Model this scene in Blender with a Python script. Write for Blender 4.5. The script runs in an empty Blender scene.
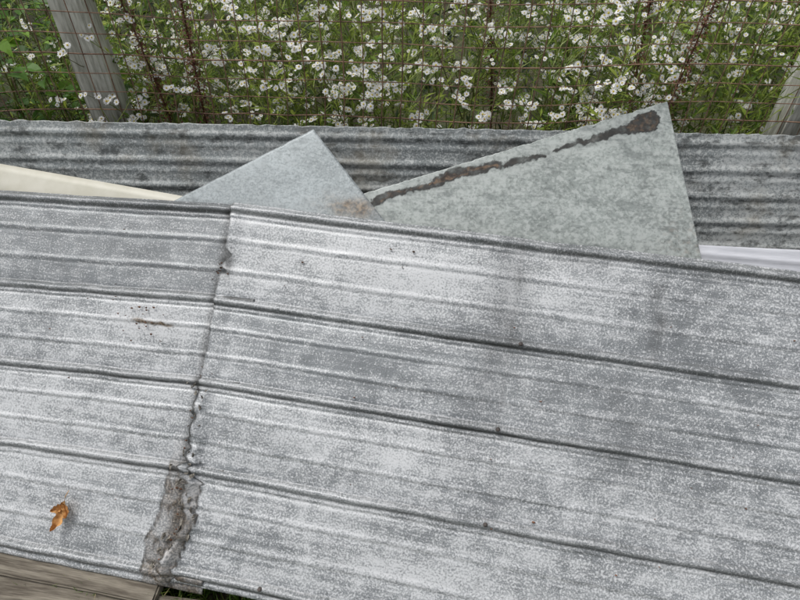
import bpy, math, random
from mathutils import Vector, Matrix, noise
random.seed(11)
sc=bpy.context.scene
def rad(a): return math.radians(a)
def ss(a,b,x):
    if a==b: return float(x>=b)
    t=max(0,min(1,(x-a)/(b-a))); return t*t*(3-2*t)
def nz(x,y,z=0): return noise.noise(Vector((x,y,z)))
def fbm(x,y,z=0,o=4):
    v=0;a=.5
    for i in range(o):
        v+=a*nz(x,y,z+i*7.3); x*=2.1;y*=2.1;a*=.5
    return v
# ---------------------------------------------------------------- materials
class NT:
    def __init__(s,name):
        s.m=bpy.data.materials.new(name); s.m.use_nodes=True; s.t=s.m.node_tree; s.t.nodes.clear()
        s.out=s.t.nodes.new('ShaderNodeOutputMaterial')
    def n(s,ty,ins={},**kw):
        nd=s.t.nodes.new(ty)
        for k,v in kw.items(): setattr(nd,k,v)
        for k,v in ins.items():
            if isinstance(v,bpy.types.NodeSocket): s.t.links.new(v,nd.inputs[k])
            else: nd.inputs[k].default_value=v
        return nd
    def math(s,op,a,b=0.0,clamp=False):
        return s.n('ShaderNodeMath',{0:a,1:b},operation=op,use_clamp=clamp).outputs[0]
    def mix(s,f,a,b,bt='MIX'):
        nd=s.t.nodes.new('ShaderNodeMix'); nd.data_type='RGBA'; nd.blend_type=bt
        for k,v in ((0,f),(6,a),(7,b)):
            if isinstance(v,bpy.types.NodeSocket): s.t.links.new(v,nd.inputs[k])
            else: nd.inputs[k].default_value=v
        return nd.outputs[2]
    def noise(s,vec,scale,detail=3,rough=.55):
        return s.n('ShaderNodeTexNoise',{'Vector':vec,'Scale':scale,'Detail':detail,'Roughness':rough}).outputs['Fac']
    def ramp(s,f,a,b):
        return s.n('ShaderNodeMapRange',{'Value':f,'From Min':a,'From Max':b},interpolation_type='SMOOTHSTEP').outputs[0]
    def surf(s,sh): s.t.links.new(sh,s.out.inputs['Surface'])
def c4(r,g,b): return (r,g,b,1)

def galv(name,base,white,spot=150,thr=.5,big=3.0,darkcol=(.035,.036,.034),metal=.3,streak=.5,darkpatch=0.0,brown=0.0,soft=1.0,patchscale=9,patchcol=(.045,.05,.045),hz=.5,rustc=((.045,.032,.022),(.20,.15,.10)),pits=.0):
    t=NT(name)
    uv=t.n('ShaderNodeUVMap').outputs[0]
    st=t.n('ShaderNodeMapping',{'Vector':uv,'Scale':(1.4,62,1)}).outputs[0]
    st2=t.n('ShaderNodeMapping',{'Vector':uv,'Scale':(1.0,1.9,1)}).outputs[0]
    cm=t.n('ShaderNodeVertexColor',layer_name='cm')
    sep=t.n('ShaderNodeSeparateColor',{0:cm.outputs[0]})
    dirt_dark,rust,wh=sep.outputs[0],sep.outputs[1],sep.outputs[2]
    nb=t.noise(st2,5,4,.6); nm=t.noise(uv,34,3,.6); nf=t.noise(uv,spot,2,.6); nst=t.noise(st,1.5,3,.65)
    nf2=t.noise(uv,spot*2.1,1,.5)
    cov=t.math('ADD',t.math('MULTIPLY',t.math('SUBTRACT',nb,.5),big),t.math('MULTIPLY',t.math('SUBTRACT',nst,.5),streak*3.2))
    cov=t.math('ADD',cov,t.math('MULTIPLY',t.math('SUBTRACT',nm,.5),2.2))
    cov=t.math('ADD',cov,t.math('MULTIPLY',t.math('SUBTRACT',wh,.5),2.2))
    cov=t.math('ADD',cov,.5-thr)
    f1=t.ramp(t.math('ADD',nf,t.math('MULTIPLY',cov,.12)),.52,.60)
    f2=t.ramp(t.math('ADD',nf2,t.math('MULTIPLY',cov,.14)),.52,.64)
    fl=t.math('MAXIMUM',f1,t.math('MULTIPLY',f2,.8))
    haze=t.math('MULTIPLY',t.ramp(cov,-.8,1.5),hz)
    f=t.math('MAXIMUM',t.math('MULTIPLY',fl,soft),haze)
    tone=t.mix(t.ramp(nb,.32,.68),c4(*[v*.86 for v in base]),c4(*[v*1.14 for v in base]))
    tone=t.mix(t.math('MULTIPLY',t.ramp(nf2,.52,.32),.45),tone,c4(*[v*.42 for v in base]))
    col=t.mix(f,tone,c4(*white))
    if pits>0:
        pk=t.math('MULTIPLY',t.ramp(nf,.40,.33),t.ramp(nm,.62,.42))
        col=t.mix(t.math('MULTIPLY',pk,pits),col,c4(.10,.105,.10))
    if darkpatch>0:
        np_=t.noise(st2,patchscale,6,.72)
        k=t.ramp(t.math('ADD',np_,t.math('MULTIPLY',t.math('SUBTRACT',nst,.5),.35)),.49,.62)
        k=t.math('MULTIPLY',k,t.ramp(nm,.32,.58))
        col=t.mix(t.math('MULTIPLY',k,darkpatch),col,c4(*patchcol))
    if brown>0:
        nbr=t.noise(uv,7,4,.6)
        col=t.mix(t.math('MULTIPLY',t.ramp(nbr,.52,.72),brown),col,c4(.30,.26,.19))
    dn=t.math('ADD',dirt_dark,t.math('MULTIPLY',t.math('SUBTRACT',nm,.5),t.math('MULTIPLY',dirt_dark,1.5)),clamp=True)
    col=t.mix(t.math('MULTIPLY',dn,.93),col,c4(*darkcol))
    rn=t.math('ADD',rust,t.math('MULTIPLY',t.math('SUBTRACT',nm,.5),t.math('MULTIPLY',rust,2.0)),clamp=True)
    rc=t.mix(t.ramp(nf,.38,.62),c4(*rustc[0]),c4(*rustc[1]))
    col=t.mix(rn,col,rc)
    bmp=t.n('ShaderNodeBump',{'Height':nf,'Strength':.3,'Distance':.001})
    met=t.math('MULTIPLY',t.math('SUBTRACT',1.0,t.math('MAXIMUM',f,t.math('MAXIMUM',dn,rn)),clamp=True),metal)
    bs=t.n('ShaderNodeBsdfPrincipled',{'Base Color':col,'Roughness':t.n('ShaderNodeMapRange',{'Value':nm,'To Min':.32,'To Max':.62}).outputs[0],'Metallic':met,'Normal':bmp.outputs[0]})
    t.surf(bs.outputs[0]); return t.m

def simple(name,a,b,scale=20,rough=.7,stretch=(1,1,1),bump=.3,dist=.002,metal=0,coord='Object'):
    t=NT(name); co=t.n('ShaderNodeTexCoord').outputs[coord]
    mp=t.n('ShaderNodeMapping',{'Vector':co,'Scale':stretch}).outputs[0]
    n1=t.noise(mp,scale,5,.65); n2=t.noise(mp,scale*6,3)
    col=t.mix(t.ramp(t.math('ADD',t.math('MULTIPLY',n1,.7),t.math('MULTIPLY',n2,.3)),.35,.65),c4(*a),c4(*b))
    bmp=t.n('ShaderNodeBump',{'Height':n1,'Strength':bump,'Distance':dist})
    t.surf(t.n('ShaderNodeBsdfPrincipled',{'Base Color':col,'Roughness':rough,'Metallic':metal,'Normal':bmp.outputs[0]}).outputs[0]); return t.m

def foliage(name,stops,trans=.35,rough=.55):
    t=NT(name); a=t.n('ShaderNodeAttribute',attribute_name='rnd').outputs['Fac']
    r=t.n('ShaderNodeValToRGB',{'Fac':a}); cr=r.color_ramp
    cr.elements[0].position=stops[0][0]; cr.elements[0].color=c4(*stops[0][1])
    cr.elements[1].position=stops[-1][0]; cr.elements[1].color=c4(*stops[-1][1])
    for p,c in stops[1:-1]:
        e=cr.elements.new(p); e.color=c4(*c)
    bs=t.n('ShaderNodeBsdfPrincipled',{'Base Color':r.outputs[0],'Roughness':rough})
    if trans<=0: t.surf(bs.outputs[0]); return t.m
    tr=t.n('ShaderNodeBsdfTranslucent',{'Color':r.outputs[0]})
    t.surf(t.n('ShaderNodeMixShader',{0:trans,1:bs.outputs[0],2:tr.outputs[0]}).outputs[0]); return t.m

M_main=galv('galvanised_weathered',(.255,.272,.282),(.66,.67,.68),spot=225,thr=.36,big=1.9,streak=.7,metal=.4,soft=.88,pits=.55)
M_back=galv('galvanised_dark',(.28,.305,.305),(.52,.54,.53),spot=110,thr=.45,big=1.8,darkpatch=.85,brown=.45,patchscale=14,patchcol=(.055,.062,.06))
M_flat=galv('galvanised_flat',(.35,.385,.365),(.56,.59,.57),spot=70,thr=.42,big=1.7,streak=.06,darkpatch=.55,soft=.6,patchscale=14,patchcol=(.13,.15,.145),darkcol=(.016,.014,.012),rustc=((.03,.02,.014),(.20,.13,.08)),pits=.4)
M_flat2=galv('galvanised_flat_b',(.31,.345,.355),(.48,.52,.53),spot=90,thr=.42,big=1.6,streak=.06,soft=.55,darkpatch=.45,patchscale=20,patchcol=(.13,.15,.155),rustc=((.10,.08,.06),(.30,.22,.14)),pits=.3)
M_cream=simple('cream_paint',(.56,.54,.44),(.68,.66,.57),4,.5,bump=.1)
M_white=simple('white_paint',(.52,.53,.57),(.66,.67,.71),5,.45,(1,8,1),bump=.1)
M_rustwire=simple('rusty_wire',(.10,.055,.038),(.34,.21,.14),30,.85)
M_post=simple('old_white_post',(.30,.30,.25),(.72,.72,.66),6,.85,(6,6,.8),bump=.6)
M_wood=simple('weathered_wood',(.08,.065,.048),(.27,.24,.19),7,.85,(.6,9,9),bump=.8,dist=.004)
M_nail=simple('nail_head',(.03,.028,.026),(.12,.10,.09),80,.7)
M_stem=foliage('stem_green',[(0,(.10,.09,.03)),(.5,(.18,.23,.05)),(1,(.27,.33,.08))],0)
M_leaf=foliage('aster_leaf',[(0,(.03,.065,.010)),(.45,(.14,.24,.026)),(1,(.43,.52,.08))],.45)
M_far=foliage('weed_leaf',[(0,(.012,.028,.007)),(.5,(.035,.07,.012)),(1,(.10,.14,.03))],0)
M_broad=foliage('broad_leaf',[(0,(.03,.07,.012)),(.55,(.11,.25,.025)),(.9,(.26,.42,.035)),(1,(.50,.50,.07))],.35)
M_petal=foliage('petal_white',[(0,(.86,.85,.85)),(1,(.93,.93,.91))],.25)
M_cent=foliage('flower_centre',[(0,(.45,.32,.03)),(1,(.66,.56,.10))],0)
M_dock=foliage('dock_brown',[(0,(.06,.020,.010)),(1,(.20,.07,.035))],0)
M_grass=foliage('grass_blade',[(0,(.04,.08,.015)),(.6,(.12,.22,.03)),(.9,(.22,.30,.06)),(1,(.40,.34,.17))],.25)
M_dry=simple('dry_leaf',(.34,.15,.04),(.68,.38,.14),30,.7,bump=.4)
M_rustchip=simple('rust_chip',(.06,.035,.022),(.24,.11,.06),60,.9)
M_crust=simple('corroded_crust',(.05,.045,.038),(.36,.33,.28),45,.95,bump=.9,dist=.003)

# ---------------------------------------------------------------- frames
def frame(O,yaw,tilt):
    y=rad(yaw);t=rad(tilt)
    X=Vector((math.cos(y),math.sin(y),0)); T=Vector((-math.sin(y)*math.cos(t),math.cos(y)*math.cos(t),math.sin(t)))
    N=X.cross(T)
    m=Matrix((X,T,N)).transposed().to_4x4(); m.translation=Vector(O); return m
FM=frame((0,.94,.51),-11.1,38)
FF1=frame((0,1.097,.567),-4,38)
FF2=frame((0,1.078,.583),-11.1,38)
FW=frame((0,1.129,.542),-8,38)
FB=frame((0,1.354,.697),-2,62)

def mkobj(name,verts,faces,mats,mw=None,smooth=True,uv=False,cm=None,rnd=None,mi=None,parent=None):
    me=bpy.data.meshes.new(name); me.from_pydata(verts,[],faces)
    for m in mats: me.materials.append(m)
    if mi: me.polygons.foreach_set('material_index',mi)
    if smooth: me.polygons.foreach_set('use_smooth',[True]*len(faces))
    if uv:
        l=me.uv_layers.new(name='UVMap'); vi=[0]*len(me.loops); me.loops.foreach_get('vertex_index',vi)
        src=uv if isinstance(uv,list) else [(v[0],v[1]) for v in verts]
        d=[]
        for i in vi: d.extend(src[i])
        l.data.foreach_set('uv',d)
    if cm:
        a=me.color_attributes.new('cm','FLOAT_COLOR','POINT'); d=[]
        for c in cm: d.extend((c[0],c[1],c[2],1))
        a.data.foreach_set('color',d)
    if rnd:
        a=me.attributes.new('rnd','FLOAT','POINT'); a.data.foreach_set('value',rnd)
    me.update()
    o=bpy.data.objects.new(name,me); sc.collection.objects.link(o)
    if mw: o.matrix_world=mw
    if parent: o.parent=parent
    return o

# ---------------------------------------------------------------- ribbed roofing sheets
def wsamples():
    w=set()
    for k in range(5):
        for i in range(-8,14): w.add(round(k+i*.0115,4))
    for k in range(4):
        for c in (.34,.67):
            for i in range(-4,6): w.add(round(k+c+i*.013,4))
        for c in (.2,.26,.43,.5,.57,.76,.82,.87): w.add(k+c)
    return sorted(x for x in w if -.08<=x<=4.12)
WS=wsamples()
def prof(w):
    k=round(w); d=(w-k)*.195
    h=.0098*math.exp(-(abs(d)/.0070)**3)+.0012*math.exp(-((d-.0165)/.0035)**2)-.0020*math.exp(-((d-.0215)/.003)**2)-.0015*math.exp(-((d+.011)/.0035)**2)
    f=w-math.floor(w)
    for c in (.34,.67):
        dm=(f-c)*.195
        h+=.0018*math.exp(-(abs(dm)/.0048)**2.5)-.0008*math.exp(-((dm-.008)/.003)**2)
    h+=.002*math.sin(math.pi*f)
    return h
def crease(w,s,seed):
    k=round(w); d=(w-k)*.195
    v=.20+1.1*nz(s*4,k*3.3,seed)+.6*nz(s*17,k*2.1,seed)
    v2=.72+.7*nz(s*3,k*4.3,seed+9)+.35*nz(s*21,k*2.1,seed)
    c=.78*max(.25,v2)*math.exp(-((d-.0085)/.0034)**2)+max(0,.5*v)*math.exp(-((d-.0205)/.0020)**2)+.42*math.exp(-((d+.0085)/.0022)**2)+.28*v2*math.exp(-((d-.000)/.006)**2)
    f=w-math.floor(w)
    for cc in (.34,.67):
        dm=(f-cc)*.195
        vv=.25+1.2*nz(s*5,k*3.3+cc*9,seed+4)
        c+=max(0,.38*vv)*math.exp(-((dm-.006)/.0022)**2)
    return c
def sheet(name,s0,s1,dsf,ribs,hoff,edgeL=None,lift=None,cmf=None,seed=0):
    S=[s0]
    while S[-1]<s1: S.append(S[-1]+dsf(S[-1]))
    ns=len(S)
    V=[];Cm=[];UV=[];F=[]
    for j in range(ns):
        s=S[j]
        r=ribs(s)
        for w in WS:
            k=min(3,max(0,int(math.floor(w)))); f=w-k
            t=r[k]+(r[k+1]-r[k])*f
            s_=s
            if edgeL: s_=s+edgeL(t)*max(0,1-(s-s0)/.07)
            dent=.012*math.exp(-((s_+.25)/.10)**2)*nz(3.1,t*5,seed)-.006*g(s_,t,.25,-.15,.07,.3)
            h=hoff+prof(w)*(1+.25*nz(s_*3,w,seed))+.009*fbm(s_*2.4+seed,t*4,seed)+.0024*fbm(s_*12,t*12,seed)+dent
            t+=.0022*nz(s_*5,k*3.1+seed)+.0014*nz(s_*14,w*2,seed)
            if lift: h+=lift(s_,t)
            if w<-.03: h-=(-.03-w)*.12
            V.append((s_,t,h)); UV.append((s_+seed*3.7,t))
            dr=crease(w,s_,seed); ru=0; wh=.5
            if cmf:
                a,b,c=cmf(s_,t,w); dr+=a; ru+=b; wh+=c
            Cm.append((max(0,min(1,dr)),max(0,min(1,ru)),max(0,min(1,wh))))
    n=len(WS)
    for j in range(ns-1):
        for i in range(n-1):
            a=j*n+i; F.append((a,a+1,a+n+1,a+n))
    o=mkobj(name,V,F,[M_main],FM,uv=UV,cm=Cm)
    so=o.modifiers.new('thick','SOLIDIFY'); so.thickness=.0011; so.offset=-1
    return o
RR=[.158,-.060,-.245,-.438,-.655]
def ribR(s): return RR
LS=[.056,.066,.056,.039,.014]; LB=[.155,-.056,-.246,-.437,-.668]
def ribL(s): return [b+m*(s+.43) for b,m in zip(LB,LS)]
def g(s,t,cs,ct,rs,rt): return math.exp(-((s-cs)/rs)**2-((t-ct)/rt)**2)
def edgeB(t):
    e=.004*nz(t*30,1.3)+.006*nz(t*9,4.4)
    k=ss(-.2,-.30,t)
    e+=k*(.020*nz(t*22,9)+.014*nz(t*70,3)+.007*nz(t*160,3))
    e+=ss(-.42,-.62,t)*(.024+.034*nz(t*16,7))
    e-=.035*ss(-.55,-.67,t)
    e+=.022*math.exp(-((t-.045)/.012)**2)
    e+=.014*math.exp(-((t-.01)/.006)**2)
    return e
def liftB(s,t):
    x=s+.42-edgeB(t)*.8
    e=ss(.045,0,x)
    return e*(.003+.007*max(0,nz(t*14,2.2))+ss(-.22,-.36,t)*(.013+.014*nz(t*40,s*40)))
def cmB(s,t,w):
    d=0;r=0;wh=0
    n=.5+fbm(s*26,t*26,3); n3=fbm(s*55,t*55,7)
    if s<-.22:
        e=s+.42-edgeB(t)
        d+=.8*ss(.006,0,e)*(.3+n)  # edge dirt plus the painted-in dark of the crack under the sheet
        k=ss(-.22,-.32,t)
        d+=k*ss(.009+.010*nz(t*30,5),0.001,e)*1.2*(.5+n)  # hard dark edge on the lower tear: gap shade put into the colour
        e2=e-.026-.016*nz(t*20,3.3)-.008*nz(t*60,1)
        d+=ss(-.36,-.45,t)*1.1*ss(.0035,.0008,abs(e2))*ss(-.35,.05,nz(t*26,8))
        k2=ss(-.42,-.52,t)
        r+=k2*ss(.003,-.003,e2)*.6*(.25+n)
        wh+=k2*.2*ss(.003,-.003,e2)
        d+=k2*ss(.07,.0,e)*.5*ss(.02,.2,n3)
        d+=.9*g(s,t,-.405,.03,.010,.028)*(.5+n)
    d+=.36*g(s,t,.24,.03,.045,.16)*(.3+n)+.22*g(s,t,.20,-.15,.05,.12)*(.3+n)
    d+=.26*math.exp(-((s-.25-.006*nz(t*7,1))/.005)**2)*(.2+max(0,nz(t*20,s*9)+.3))
    d+=.66*g(s,t,.545+.012*nz(t*20,1),.04,.016,.085)*(.2+n)+.24*g(s,t,.5,-.2,.08,.12)*(.3+n)+.14*g(s,t,.3,-.3,.05,.2)*n
    # faint patchy darkening just below the top rib at the right
    d+=.22*ss(.15,.35,s)*math.exp(-((t-.135)/.02)**2)*ss(-.1,.3,nz(s*9,t*20,2))
    wh+=.32*g(s,t,-.1,.06,.28,.07)-.26*g(s,t,-.1,-.15,.35,.08)+.15*g(s,t,.05,-.3,.3,.08)+.12*g(s,t,0,-.55,.4,.1)
    wh+=.10*g(s,t,.4,.09,.15,.06)-.12*g(s,t,.8,-.1,.3,.2)-.10*g(s,t,.45,-.15,.2,.2)-.02
    return d,r,wh
def cmA(s,t,w):
    n=.5+fbm(s*30,t*30,8)
    d=0;r=0;wh=.0
    if w<1: d+=.17*(.4+n); wh-=.20
    d+=.7*ss(-.445,-.422,s)*(.3+n)
    e=s+.455+.02*ss(-.5,-.62,t)+.012*nz(t*24,2)+.006*nz(t*70,2)
    r+=ss(-.34,-.5,t)*ss(-.003,.003,e)*.65*(.2+n)
    d+=ss(-.40,-.5,t)*1.0*ss(.004,.001,abs(e))*ss(-.4,0,nz(t*30,5))
    d+=ss(-.42,-.5,t)*ss(0,.006,e)*.8*ss(.05,.2,fbm(s*50,t*50,7))
    yy=-.132+.006*nz(s*60,1)
    cr_=math.exp(-((t-yy)/.0035)**2)*ss(-.62,-.60,s)*ss(-.50,-.53,s)*ss(-.3,0,nz(s*45,2))
    r+=1.6*cr_
    r+=.6*g(s,t,-.60,-.125,.02,.02)*ss(.1,.4,nz(s*90,t*90,4)); d+=.25*g(s,t,-.56,-.13,.07,.03)*n
    wh+=.40*g(s,t,-.56,-.13,.10,.05)+.1*g(s,t,-.62,-.35,.2,.1)
    wh+=.12*ss(-.6,-.9,s)*ss(-.2,-.4,t)
    return d,r,wh
A=sheet('corrugated_roofing_sheet',-1.75,-.33,lambda s:.0125 if s<-1.1 else (.006 if s<-.52 else .0032),ribL,0.0,cmf=cmA,seed=1)
Bs=sheet('corrugated_roofing_sheet',-.42,1.95,lambda s:.0026 if s<-.33 else (.0065 if s<1.0 else .016),ribR,.0045,edgeL=edgeB,lift=liftB,cmf=cmB,seed=3)

def plain_grid(name,corners,mat,mw,nx,ny,cmf=None,hf=None,seed=0,thick=.001,hoff=0,edge=0.0):
    p0,p1,p2,p3=[Vector(c) for c in corners]
    V=[];Cm=[];F=[];UV=[]
    for j in range(ny+1):
        v=j/ny
        for i in range(nx+1):
            u=i/nx
            p=(p0*(1-u)+p1*u)*(1-v)+(p3*(1-u)+p2*u)*v
            h=hoff+(hf(p.x,p.y) if hf else .004*fbm(p.x*2+seed,p.y*2,seed))
            q=p.copy()
            if edge and v>.985:
                q.x+=edge*nz(p.x*40,seed,1); q.y+=edge*(nz(p.x*35,seed,2)+.6*nz(p.x*110,seed,3))
            V.append((q.x,q.y,h)); UV.append((p.x+seed*5,p.y))
            Cm.append(cmf(p.x,p.y) if cmf else (0,0,.5))
    for j in range(ny):
        for i in range(nx):
            a=j*(nx+1)+i; F.append((a,a+1,a+nx+2,a+nx+1))
    o=mkobj(name,V,F,[mat],mw,uv=UV,cm=Cm)
    so=o.modifiers.new('thick','SOLIDIFY'); so.thickness=thick; so.offset=-1
    return o

poly=[(-.12,.035),(-.07,.073),(-.02,.098),(.07,.128),(.135,.156),(.25,.185),(.364,.222),(.457,.255),(.545,.292),(.575,.300)]
def dpoly(x,y):
    best=9
    for i in range(len(poly)-1):
        ax,ay=poly[i];bx,by=poly[i+1]
        dx=bx-ax;dy=by-ay;u=max(0,min(1,((x-ax)*dx+(y-ay)*dy)/(dx*dx+dy*dy)))
        d=math.hypot(x-ax-u*dx,y-ay-u*dy)
        if d<best: best=d
    return best
def tarprof(x,y):
    d=dpoly(x,y+.009*nz(x*14,3)+.003*nz(x*45,9))
    n=fbm(x*22,y*60,2); n2=fbm(x*80,y*110,5)
    wd=.0062+.006*nz(x*10,8)+.003*nz(x*40,2)+.007*math.exp(-((x-.12)/.07)**2)
    if x>.49: wd=.008+.019*math.exp(-((x-.568)/.040)**2)
    return d,wd,d+.009*n+.008*n2,n,n2
def cmF1(x,y):
    d,wd,e,n,n2=tarprof(x,y)
    rim=ss(wd+.001,wd-.001,e)
    core=ss(wd-.0030,wd-.0055,e)
    rust=core*(.95 if x<.24 else .10)*ss(-.2,.05,n) + (core*.5*ss(-.08,.15,n2+n*.5) if x>.5 else 0)
    dirt_dark=rim*1.0+.35*ss(.024,.0,e)*(.3+n)
    wh=.5+.3*math.exp(-((x-.56)/.06)**2)*ss(.22,.0,y)+.35*fbm(x*3,y*3)
    rr=.38*ss(.57,.64,x)*ss(.14,-.02,y)*ss(-.15,.3,n2)
    wh+=.26*ss(.036,.024,d)*ss(wd,wd+.004,d)
    return (min(1,max(0,dirt_dark)),min(1,max(0,rust+rr)),max(0,min(1,wh)))
def hF1(x,y):
    h=.004*fbm(x*2+2,y*2,2)
    if y>-.02:
        d,wd,e,n,n2=tarprof(x,y)
        if d<.06: h+=ss(wd,wd-.002,e)*(.0002+.0006*max(0,n2+.3))
    return h
tip=Vector((.612,.350)); eL=Vector((-.692,-.250)); eR=Vector((.078,-.385))
f1=plain_grid('flat_metal_sheet',[tip+eL*1.28+eR*1.35,tip+eR*1.35,tip,tip+eL*1.28],M_flat,FF1,460,260,cmF1,hF1,seed=2,thick=.0012,edge=.0030)
tip2=Vector((-.247,.230)); a2=Vector((-.280,-.192)); b2=Vector((.200,-.195))
def cmF2(x,y):
    n=.5+fbm(x*30,y*30,2)
    r=.8*g(x,y,-.135,.050,.060,.022)*(.2+n)+.5*g(x,y,-.10,.050,.03,.02)
    return (.15*ss(.55,.9,n),min(1,r),max(0,min(1,.5+.4*fbm(x*5,y*5,1))))
f2=plain_grid('flat_metal_sheet',[tip2+a2*2.0+b2*2,tip2+b2*2,tip2,tip2+a2*2.0],M_flat2,FF2,110,110,cmF2,seed=4,thick=.0012,edge=.0008)
cr=plain_grid('cream_painted_sheet',[(-1.7,-.35),(-.44,-.35),(-.455,.026),(-1.7,.092)],M_cream,FF2,60,20,seed=6,hf=lambda x,y:-.006+.003*nz(x*2,y*2))
wt=plain_grid('white_painted_sheet',[(.35,-.4),(1.9,-.4),(1.9,.085),(.35,.026)],M_white,FW,80,90,seed=7,hf=lambda x,y:.005*math.exp(-((y-.018)/.005)**2)+.003*nz(x*2,y*2))

def hB(x,y):
    h=.006*fbm(x*1.6,y*3,9)+.002*fbm(x*7,y*9,9)
    for k in range(12):
        c=-.022-.064*k
        h+=.0045*math.exp(-(abs(y-c)/.008)**2.5)+.0016*math.exp(-((y-c+.026)/.0055)**2)
    return h
def cmBk(x,y):
    d=0
    for k in range(12):
        c=-.022-.064*k
        v=.45+1.1*nz(x*4,k*2.7,6)+.6*nz(x*15,k*2.7,6)
        d+=max(0,.46*v)*math.exp(-((y-c+.0115)/.003)**2)+max(0,.2*v)*math.exp(-((y-c+.034)/.0035)**2)
    d+=.12*ss(.2,-.2,x)*(.8+fbm(x*4,y*20,2))
    wh=.5+.22*ss(.5,.9,x)-.03+.2*fbm(x*3,y*9,4)
    return (max(0,min(1,d)),.15*ss(.6,.9,x)*max(0,fbm(x*8,y*30)+.3),max(0,min(1,wh)))
bk=plain_grid('corrugated_roofing_sheet',[(-1.8,-.74),(1.9,-.74),(1.9,.0),(-1.8,.006)],M_back,FB,300,260,cmBk,hB,seed=8,edge=.004)

# ---------------------------------------------------------------- generic geometry collector
class Geo:
    def __init__(s): s.v=[];s.f=[];s.m=[];s.r=[]
    def add(s,vs,fs,mi,r):
        b=len(s.v); s.v.extend([tuple(v) for v in vs]); s.r.extend([r]*len(vs))
        for f in fs: s.f.append(tuple(i+b for i in f)); s.m.append(mi)
    def tube(s,pts,rads,mi,r,n=3):
        vs=[];fs=[];L=len(pts)
        for i,p in enumerate(pts):
            d=(pts[min(i+1,L-1)]-pts[max(i-1,0)])
            d=d.normalized() if d.length>0 else Vector((0,0,1))
            a=d.orthogonal().normalized(); 
            if n>3:
                ref=Vector((0,1,0)) if abs(d.y)<.9 else Vector((1,0,0)); a=d.cross(ref).normalized()
            b=d.cross(a)
            for k in range(n):
                an=2*math.pi*k/n; vs.append(p+(a*math.cos(an)+b*math.sin(an))*rads[i])
        for i in range(L-1):
            for k in range(n):
                fs.append((i*n+k,i*n+(k+1)%n,(i+1)*n+(k+1)%n,(i+1)*n+k))
        s.add(vs,fs,mi,r)
    def leaf(s,b,d,L,W,mi,r,droop=.3):
        d=d.normalized(); side=d.cross(Vector((0,0,1)))
        if side.length<.05: side=Vector((1,0,0))
        side.normalize(); ang=random.uniform(-.7,.7); up=side.cross(d)
        side=(side*math.cos(ang)+up*math.sin(ang)); up=side.cross(d)
        p1=b+d*L*.45+Vector((0,0,-droop*L*.08)); p2=b+d*L+Vector((0,0,-droop*L*.5))
        s.add([b,p1+side*W*.5+up*W*.15,p2,p1-side*W*.5+up*W*.15,p1],[(0,4,1),(1,4,2),(2,4,3),(3,4,0)],mi,r)
    def broad(s,b,d,L,W,mi,r):
        d=d.normalized(); side=d.cross(Vector((0,0,1)))
        if side.length<.05: side=Vector((1,0,0))
        side.normalize(); ang=random.uniform(-.5,.5); up=side.cross(d)
        side=(side*math.cos(ang)+up*math.sin(ang)); up=side.cross(d).normalized()
        if up.z<0: up=-up
        prof_=[(0,0),(.12,.32),(.32,.5),(.55,.44),(.78,.25),(1,0)]
        vs=[];fs=[]
        for u,w in prof_:
            c=b+d*L*u-Vector((0,0,L*.35*u*u)); vs.append(c)
            vs.append(c+side*W*w+up*W*.18*(w>0)); vs.append(c-side*W*w+up*W*.18*(w>0))
        for i in range(5):
            a=i*3;n=a+3
            fs.append((a,n,n+1,a+1)); fs.append((a,a+2,n+2,n))
        s.add(vs,fs,mi,r)
    def obj(s,name,mats,smooth=False):
        return mkobj(name,s.v,s.f,mats,smooth=smooth,rnd=s.r,mi=s.m)
def rv(z0=-1,z1=1):
    a=random.uniform(0,6.283); z=random.uniform(z0,z1); return Vector((math.cos(a),math.sin(a),z)).normalized()
def daisy(G,p,nrm,R):
    nrm=nrm.normalized(); a=nrm.orthogonal().normalized(); b=nrm.cross(a)
    n=random.choice((11,12,13)); off=random.random()*6; r=random.random()
    cup=random.uniform(-.3,.4)
    vs=[];fs=[]
    for k in range(n):
        an=off+6.283*k/n+random.uniform(-.08,.08); e=a*math.cos(an)+b*math.sin(an); t=-a*math.sin(an)+b*math.cos(an)
        L=R*random.uniform(.78,1.08); w=R*.18; i=len(vs)
        vs+= [p+e*R*.22-t*w*.4,p+e*R*.22+t*w*.4,p+e*L*.75+t*w+nrm*L*cup*.5,p+e*L+nrm*L*cup*.7,p+e*L*.75-t*w+nrm*L*cup*.5]
        fs.append((i,i+1,i+2,i+3,i+4))
    G.add(vs,fs,2,r)
    vs=[p+nrm*R*.24]; 
    for k in range(6):
        an=k*1.047; vs.append(p+(a*math.cos(an)+b*math.sin(an))*R*.30+nrm*R*.07)
    G.add(vs,[(0,1+k,1+(k+1)%6) for k in range(6)],3,random.random())

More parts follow.
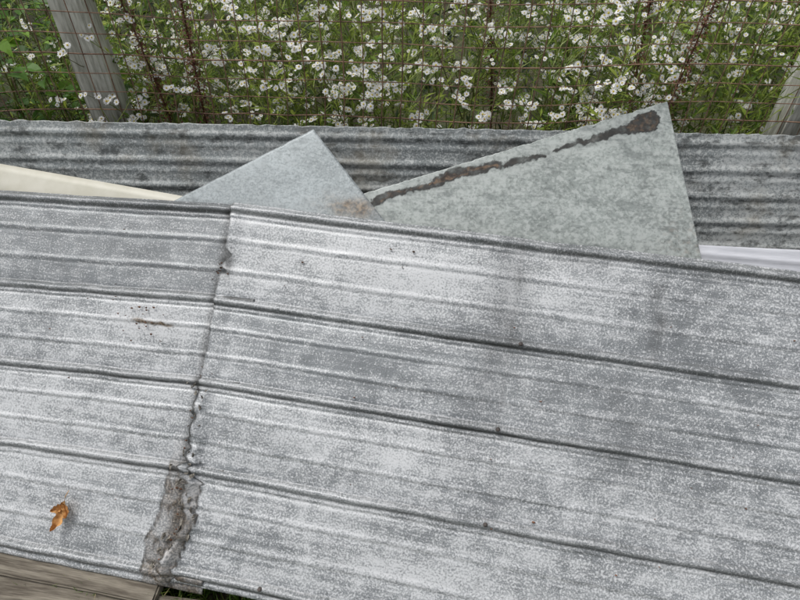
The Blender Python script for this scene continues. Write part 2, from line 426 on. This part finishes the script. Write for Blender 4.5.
# ---------------------------------------------------------------- wildflowers behind the fence
def aster(G,x,y,H,flower,dens=1.0):
    az=random.uniform(0,6.283); lean=random.uniform(.05,.36)
    ld=Vector((math.cos(az),math.sin(az)*.7,0))
    P=[]
    for i in range(7):
        u=i/6; P.append(Vector((x,y,0))+ld*lean*H*u*u+Vector((random.uniform(-.01,.01),random.uniform(-.01,.01),H*u)))
    r=random.random()
    G.tube(P,[.0030*(1-.55*i/6) for i in range(7)],1,r)
    def at(u):
        k=min(5,int(u*6)); f=u*6-k; return P[k].lerp(P[k+1],f)
    tone=random.uniform(.1,.85)
    for i in range(int(24*dens)):
        u=random.uniform(.35,1); d=rv(-.1,.9)
        G.leaf(at(u),d,random.uniform(.03,.08),random.uniform(.006,.012),0,max(0,min(1,tone+random.uniform(-.25,.25)+.35*(u-.6))))
    nb=int(random.uniform(8,14)*dens)
    for i in range(nb):
        u=random.uniform(.5,1.0); b=at(u); d=rv(.3,1.3)
        L=random.uniform(.08,.24)*(1.25-u*.5)
        Q=[b,b+d*L*.5+Vector((0,0,.008)),b+d*L+Vector((0,0,L*.18))]
        G.tube(Q,[.0016,.0012,.0009],1,r)
        for j in range(int(7*dens)):
            f=random.random(); q=Q[0].lerp(Q[2],f)
            G.leaf(q,(d+rv(-.3,.8)*.9),random.uniform(.015,.042),random.uniform(.004,.008),0,max(0,min(1,tone+.15+random.uniform(-.25,.3))))
        if random.random()<flower:
            for j in range(random.choice((3,4,5,6,8))):
                e=Q[2]+rv(.0,1)*random.uniform(.008,.036) if j else Q[2]
                G.tube([Q[1].lerp(Q[2],.6),e],[.0008,.0007],1,r)
                daisy(G,e,Vector((random.uniform(-.6,.6),random.uniform(-1.2,.1),random.uniform(.4,1.2))),random.uniform(.0065,.0108))
G=Geo()
cnt=0
while cnt<330:
    x=random.uniform(-1.7,2.2); y=1.53+abs(random.gauss(0,.5))
    if y>3.0 or (x<-1.0 and random.random()<.8): continue
    nfl=nz(x*3.4,y*3.4,5)
    fl=.42+2.2*nfl
    if x>1.0: fl*=.5
    if x<-.9: fl*=.25
    H=random.uniform(.62,1.0)
    aster(G,x,y,H,max(0.05,min(.98,fl))); cnt+=1
ast=G.obj('white_aster_wildflowers',[M_leaf,M_stem,M_petal,M_cent])
G=Geo()
for i in range(380):
    x=random.uniform(-4.2,4.6); y=random.uniform(2.4,6.0) if abs(x)<2.2 else random.uniform(1.6,6)
    H=random.uniform(.6,1.15)
    base=Vector((x,y,0)); ld=rv(0,.01)*.2
    G.tube([base,base+ld*.4*H+Vector((0,0,H*.6)),base+ld*H+Vector((0,0,H))],[.004,.003,.0015],1,random.random())
    tn=random.uniform(.1,.6)
    for j in range(50):
        u=random.uniform(.25,1.02)
        p=base+ld*H*u*u+Vector((0,0,H*u))+rv(-.2,.5)*random.uniform(0,.14)
        G.leaf(p,rv(-.2,.8),random.uniform(.05,.12),random.uniform(.016,.032),0,max(0,min(1,tn+random.uniform(-.2,.3))))
G.obj('weed_undergrowth',[M_far,M_stem])
G=Geo()
def broadplant(x,y,H,tn,n,Lr):
    base=Vector((x,y,0)); ld=rv(0,.01)*.22
    top=base+ld*H+Vector((0,0,H)); mid=base+ld*.4*H+Vector((0,0,H*.55))
    G.tube([base,mid,top],[.004,.003,.0015],1,random.random())
    for j in range(n):
        u=random.uniform(.3,1); p=base.lerp(top,u); d=rv(-.1,.6)
        q=p+d*random.uniform(.01,.08)
        G.tube([p,q],[.001,.0008],1,.5)
        L=random.uniform(*Lr)
        G.broad(q,d,L,L*random.uniform(.45,.65),0,max(0,min(1,tn+random.uniform(-.3,.3)+.3*(u-.7))))
for i in range(80):
    broadplant(random.uniform(-2.6,-.86),random.uniform(1.53,2.9),random.uniform(.5,1.0),random.uniform(.1,.8),22,(.03,.08))
for i in range(16):
    broadplant(random.uniform(-1.45,-.9),random.uniform(1.52,1.68),random.uniform(.72,1.02),random.uniform(.3,.75),18,(.03,.075))
for i in range(20):
    broadplant(random.uniform(-.7,2.2),random.uniform(1.55,2.2),random.uniform(.5,.9),random.uniform(.3,.8),13,(.03,.055))
G.obj('broadleaf_weeds',[M_broad,M_stem])
for (x,y,H,lx) in ((-.62,1.56,1.16,-.10),(-.57,1.59,1.05,.03),(.74,1.60,1.12,.08),(.33,1.9,1.05,-.1),(.68,1.62,1.0,-.05)):
    G=Geo(); base=Vector((x,y,0)); 
    P=[base+Vector((lx*u*u,0,H*u)) for u in [i/8 for i in range(9)]]
    G.tube(P,[.004-.0025*i/8 for i in range(9)],0,.3,4)
    for j in range(1200):
        u=random.uniform(.45,1); k=min(7,int(u*8)); p=P[k].lerp(P[k+1],u*8-k)
        d=rv(-.2,1); p=p+d*random.uniform(.0,.045)*(1.3-u)
        G.leaf(p,rv(-1,1),random.uniform(.005,.011),.006,0,random.random())
    G.obj('dock_seed_stalk',[M_dock])

# ---------------------------------------------------------------- fence
G=Geo()
def fp(x,z):
    y=1.455-(x)*.035+.014*nz(x*1.7,z*2.2,1)
    return Vector((x+.016*nz(x*2,z*3,4)+.020*nz(x*.8,z*1.5,9)+.08*(z-.7)*nz(x*.9,0,2)+.004*nz(x*8,z*6,4),y,z+.020*nz(x*1.8,z*1.4,7)+.006*nz(x*9,z*2,3)))
x=-4.0
while x<4.2:
    r=random.choice((.0012,.0014,.0016))
    G.tube([fp(x,z*.05*1.0+.02) for z in range(0,27)],[r]*27,0,.5,4); x+=.05
for j in range(27):
    z=.02+.05*j
    r=random.choice((.0013,.0015,.0018))
    G.tube([fp(-4+.1*k,z)+Vector((0,.0030,0)) for k in range(83)],[r]*83,0,.5,4)
mk=G.obj('wire_mesh_fence',[M_rustwire],smooth=True)
import bmesh
def box(name,sx,sy,sz,loc,rot,mat,bev=.006,jit=.0,parent=None):
    bm=bmesh.new(); bmesh.ops.create_cube(bm,size=1)
    for v in bm.verts: v.co=Vector((v.co.x*sx,v.co.y*sy,v.co.z*sz))
    bmesh.ops.bevel(bm,geom=list(bm.edges),offset=bev,segments=2,affect='EDGES')
    ax=max(range(3),key=lambda i:(sx,sy,sz)[i])
    cuts=[e for e in bm.edges if abs((e.verts[0].co-e.verts[1].co)[ax])>.5*(sx,sy,sz)[ax]]
    bmesh.ops.subdivide_edges(bm,edges=cuts,cuts=30)
    for v in bm.verts: v.co+=Vector((nz(v.co.x*4,v.co.y*4,v.co.z*4),nz(v.co.y*5,v.co.z*4,v.co.x*4),nz(v.co.z*5,v.co.x*4,9)))*jit
    me=bpy.data.meshes.new(name); bm.to_mesh(me); bm.free(); me.materials.append(mat)
    o=bpy.data.objects.new(name,me); sc.collection.objects.link(o); o.location=loc; o.rotation_euler=rot
    if parent: o.parent=parent
    return o
for px in (-2.62,-.805,1.06,2.9):
    box('fence_post',.084,.08,1.5,(px,1.53-px*.035,.72),(0,0,rad(-2)),M_post,.008,.006)

# ---------------------------------------------------------------- ground, boards, grass
def gz(x,y): return .02*fbm(x*.8,y*.8,3)
V=[];F=[]
xs=[-150,-60,-25,-12]+[-6+.15*i for i in range(81)]+[12,25,60,150]
ys=[-150,-60,-25,-12]+[-5+.15*i for i in range(81)]+[12,25,60,150]
for y in ys:
    for x in xs: V.append((x,y,gz(x,y)-.01))
n=len(xs)
for j in range(len(ys)-1):
    for i in range(n-1):
        a=j*n+i;F.append((a,a+1,a+n+1,a+n))
t=NT('ground_soil_grass'); co=t.n('ShaderNodeTexCoord').outputs['Object']
a=t.noise(co,3,6,.65); b=t.noise(co,60,4,.7)
col=t.mix(t.ramp(a,.4,.6),c4(.05,.04,.025),c4(.045,.07,.02)); col=t.mix(t.ramp(b,.4,.7),col,c4(.11,.10,.05))
bm_=t.n('ShaderNodeBump',{'Height':b,'Strength':.7,'Distance':.015})
t.surf(t.n('ShaderNodeBsdfPrincipled',{'Base Color':col,'Roughness':.95,'Normal':bm_.outputs[0]}).outputs[0])
mkobj('ground',V,F,[t.m])
box('weathered_board',1.5,.15,.028,(-1.26,.655,.060),(rad(6),rad(-.5),rad(-10)),M_wood,.004,.004)
box('weathered_board',1.55,.085,.025,(-1.205,.515,.040),(rad(3),rad(-.5),rad(-7)),M_wood,.004,.004)
box('weathered_board',1.3,.12,.05,(.75,.56,.045),(0,0,rad(-13)),M_wood,.004,.004)
box('timber_bearer',.09,.9,.06,(-.05,.95,.03),(0,0,rad(-8)),M_wood,.004,.004)
G=Geo()
def blade(x,y,L):
    r=random.random(); a=random.uniform(0,6.283); l=random.uniform(.1,.7); d=Vector((math.cos(a),math.sin(a),0)); sd=Vector((-d.y,d.x,0))*random.uniform(.0012,.0026)
    b=Vector((x,y,gz(x,y)-.012)); m=b+d*L*l*.3+Vector((0,0,L*.6)); e=b+d*L*l+Vector((0,0,L*.95))
    G.add([b-sd,b+sd,m+sd*.8,m-sd*.8,e],[(0,1,2,3),(3,2,4)],0,r)
for i in range(9000): blade(random.uniform(-.75,.4),random.uniform(.15,.62),random.uniform(.03,.10))
for i in range(16000):
    x=random.uniform(-3.5,3.5); y=random.uniform(-1.8,.8)
    blade(x,y,random.uniform(.03,.10))
G.obj('grass',[M_grass])

# ---------------------------------------------------------------- nails, debris, leaf
nails=[(.272,-.061),(.248,-.245),(.248,-.440),(-.2,-.655)]
for k,(s,tt) in enumerate(nails):
    G=Geo(); c=Vector((s,tt+.002,.0165)); vs=[c+Vector((0,0,.0035))];fs=[]
    for ring,(rr,hh) in enumerate(((.0030,.003),(.0042,.0012),(.0050,-.004))):
        for q in range(10):
            an=q*.6283; vs.append(c+Vector((rr*math.cos(an),rr*math.sin(an),hh)))
    for q in range(10):
        fs.append((0,1+q,1+(q+1)%10))
        for rg in range(2): fs.append((1+rg*10+q,11+rg*10+q,11+rg*10+(q+1)%10,1+rg*10+(q+1)%10))
    G.add(vs,fs,0,.5); o=G.obj('roofing_nail',[M_nail],True); o.matrix_world=FM
# curled oak-type leaf: midrib with lobed, curled halves
G=Geo()
def lobe_leaf(base,ang,L,W,curl,h0,seed):
    ca,sa=math.cos(ang),math.sin(ang); n=22; vs=[];fs=[]
    for i in range(n+1):
        u=i/n
        wd=W*(math.sin(math.pi*min(1,u*1.02))**.7)*(.62+.38*abs(math.cos(u*math.pi*3.2)))
        x=L*u; bend=.12*L*math.sin(u*3)
        for m in (-1,-.5,0,.5,1):
            y=m*wd*(1-.25*abs(m)*curl)+bend
            z=h0+curl*W*(abs(m)**1.6)*.7+.18*W*nz(x*60+seed,y*60,seed)+.25*L*curl*u*u*.5+(0 if m else -.0008)
            vs.append(Vector((base[0]+x*ca-y*sa,base[1]+x*sa+y*ca,z)))
    for i in range(n):
        for k in range(4):
            a=i*5+k; fs.append((a,a+5,a+6,a+1))
    G.add(vs,fs,0,.5)
lobe_leaf((0,.022),-1.75,.066,.017,.8,.010,1.3)
lobe_leaf((.002,.02),-1.15,.034,.012,.9,.013,4.1)
lobe_leaf((0,.016),-2.5,.030,.012,.7,.012,7.7)
G.tube([Vector((0,.020,.012)),Vector((.004,.034,.018)),Vector((.007,.048,.014))],[.0012,.001,.0008],0,.5,5)
o=G.obj('fallen_leaf',[M_dry],True); o.matrix_world=FM@Matrix.Translation((-.680,-.578,.002))
# loose corroded flakes of metal along the torn joint
G=Geo()
for i in range(60):
    tt=random.uniform(-.655,-.40) if i<46 else random.uniform(-.40,-.25)
    s=-.42+edgeB(tt)+random.gauss(.004,.012); c=Vector((s,tt,.015+random.uniform(0,.005)))
    L=random.uniform(.004,.013)*(1 if tt<-.42 else .6); a0=random.uniform(-.6,.6)+1.4
    n=9; vs=[c+Vector((0,0,.001))]
    for k in range(n):
        an=6.283*k/n; rr=L*random.uniform(.5,1.2); x=rr*math.cos(an); y=rr*.5*math.sin(an)
        vs.append(c+Vector((x*math.cos(a0)-y*math.sin(a0),x*math.sin(a0)+y*math.cos(a0),random.uniform(-.005,.003))))
    G.add(vs,[(0,1+k,1+(k+1)%n) for k in range(n)],0,.5)
o=G.obj('corroded_flakes',[M_crust]); o.matrix_world=FM
G=Geo()
for i in range(120):
    if i<22: s=random.gauss(-.60,.03); tt=random.gauss(-.13,.02)
    elif i<75: s=random.gauss(-.42,.012); tt=random.uniform(-.65,-.2) if i<65 else random.uniform(0,.05)
    else: s=random.uniform(-1,1); tt=random.uniform(-.65,.15)
    c=Vector((s,tt,.013)); L=random.uniform(.0012,.0038)
    n=5; vs=[c+Vector((0,0,.0015))]
    for k in range(n):
        an=6.283*k/n; vs.append(c+Vector((L*math.cos(an)*random.uniform(.5,1.5),L*.6*math.sin(an)*random.uniform(.5,1.5),-.004)))
    G.add(vs,[(0,1+k,1+(k+1)%n) for k in range(n)],0,.5)
o=G.obj('debris_flakes',[M_rustchip]); o.matrix_world=FM

# ---------------------------------------------------------------- light, world, camera
w=bpy.data.worlds.new('World'); sc.world=w; w.use_nodes=True; nt=w.node_tree
bg=nt.nodes['Background']; sky=nt.nodes.new('ShaderNodeTexSky'); sky.sky_type='NISHITA'; sky.sun_disc=False
EL,AZ=66,-70
sky.sun_elevation=rad(EL); sky.sun_rotation=rad(AZ); sky.dust_density=3.0; sky.air_density=1.0
hs=nt.nodes.new('ShaderNodeHueSaturation'); hs.inputs['Saturation'].default_value=.17
nt.links.new(sky.outputs[0],hs.inputs['Color']); nt.links.new(hs.outputs[0],bg.inputs[0]); bg.inputs[1].default_value=.15
L=bpy.data.lights.new('sun','SUN'); L.energy=1.5; L.angle=rad(12); L.color=(1,.975,.94)
lo=bpy.data.objects.new('sun',L); sc.collection.objects.link(lo)
d=Vector((math.sin(rad(AZ))*math.cos(rad(EL)),math.cos(rad(AZ))*math.cos(rad(EL)),math.sin(rad(EL))))
lo.rotation_euler=d.to_track_quat('Z','Y').to_euler()
cam=bpy.data.cameras.new('camera'); cam.lens=27; cam.sensor_width=36; cam.clip_start=.05; cam.clip_end=500
co=bpy.data.objects.new('camera',cam); sc.collection.objects.link(co); co.location=(0,0,1.45); co.rotation_euler=(rad(45),0,0)
sc.camera=co
sc.view_settings.view_transform='Standard'; sc.view_settings.look='None'; sc.view_settings.exposure=0
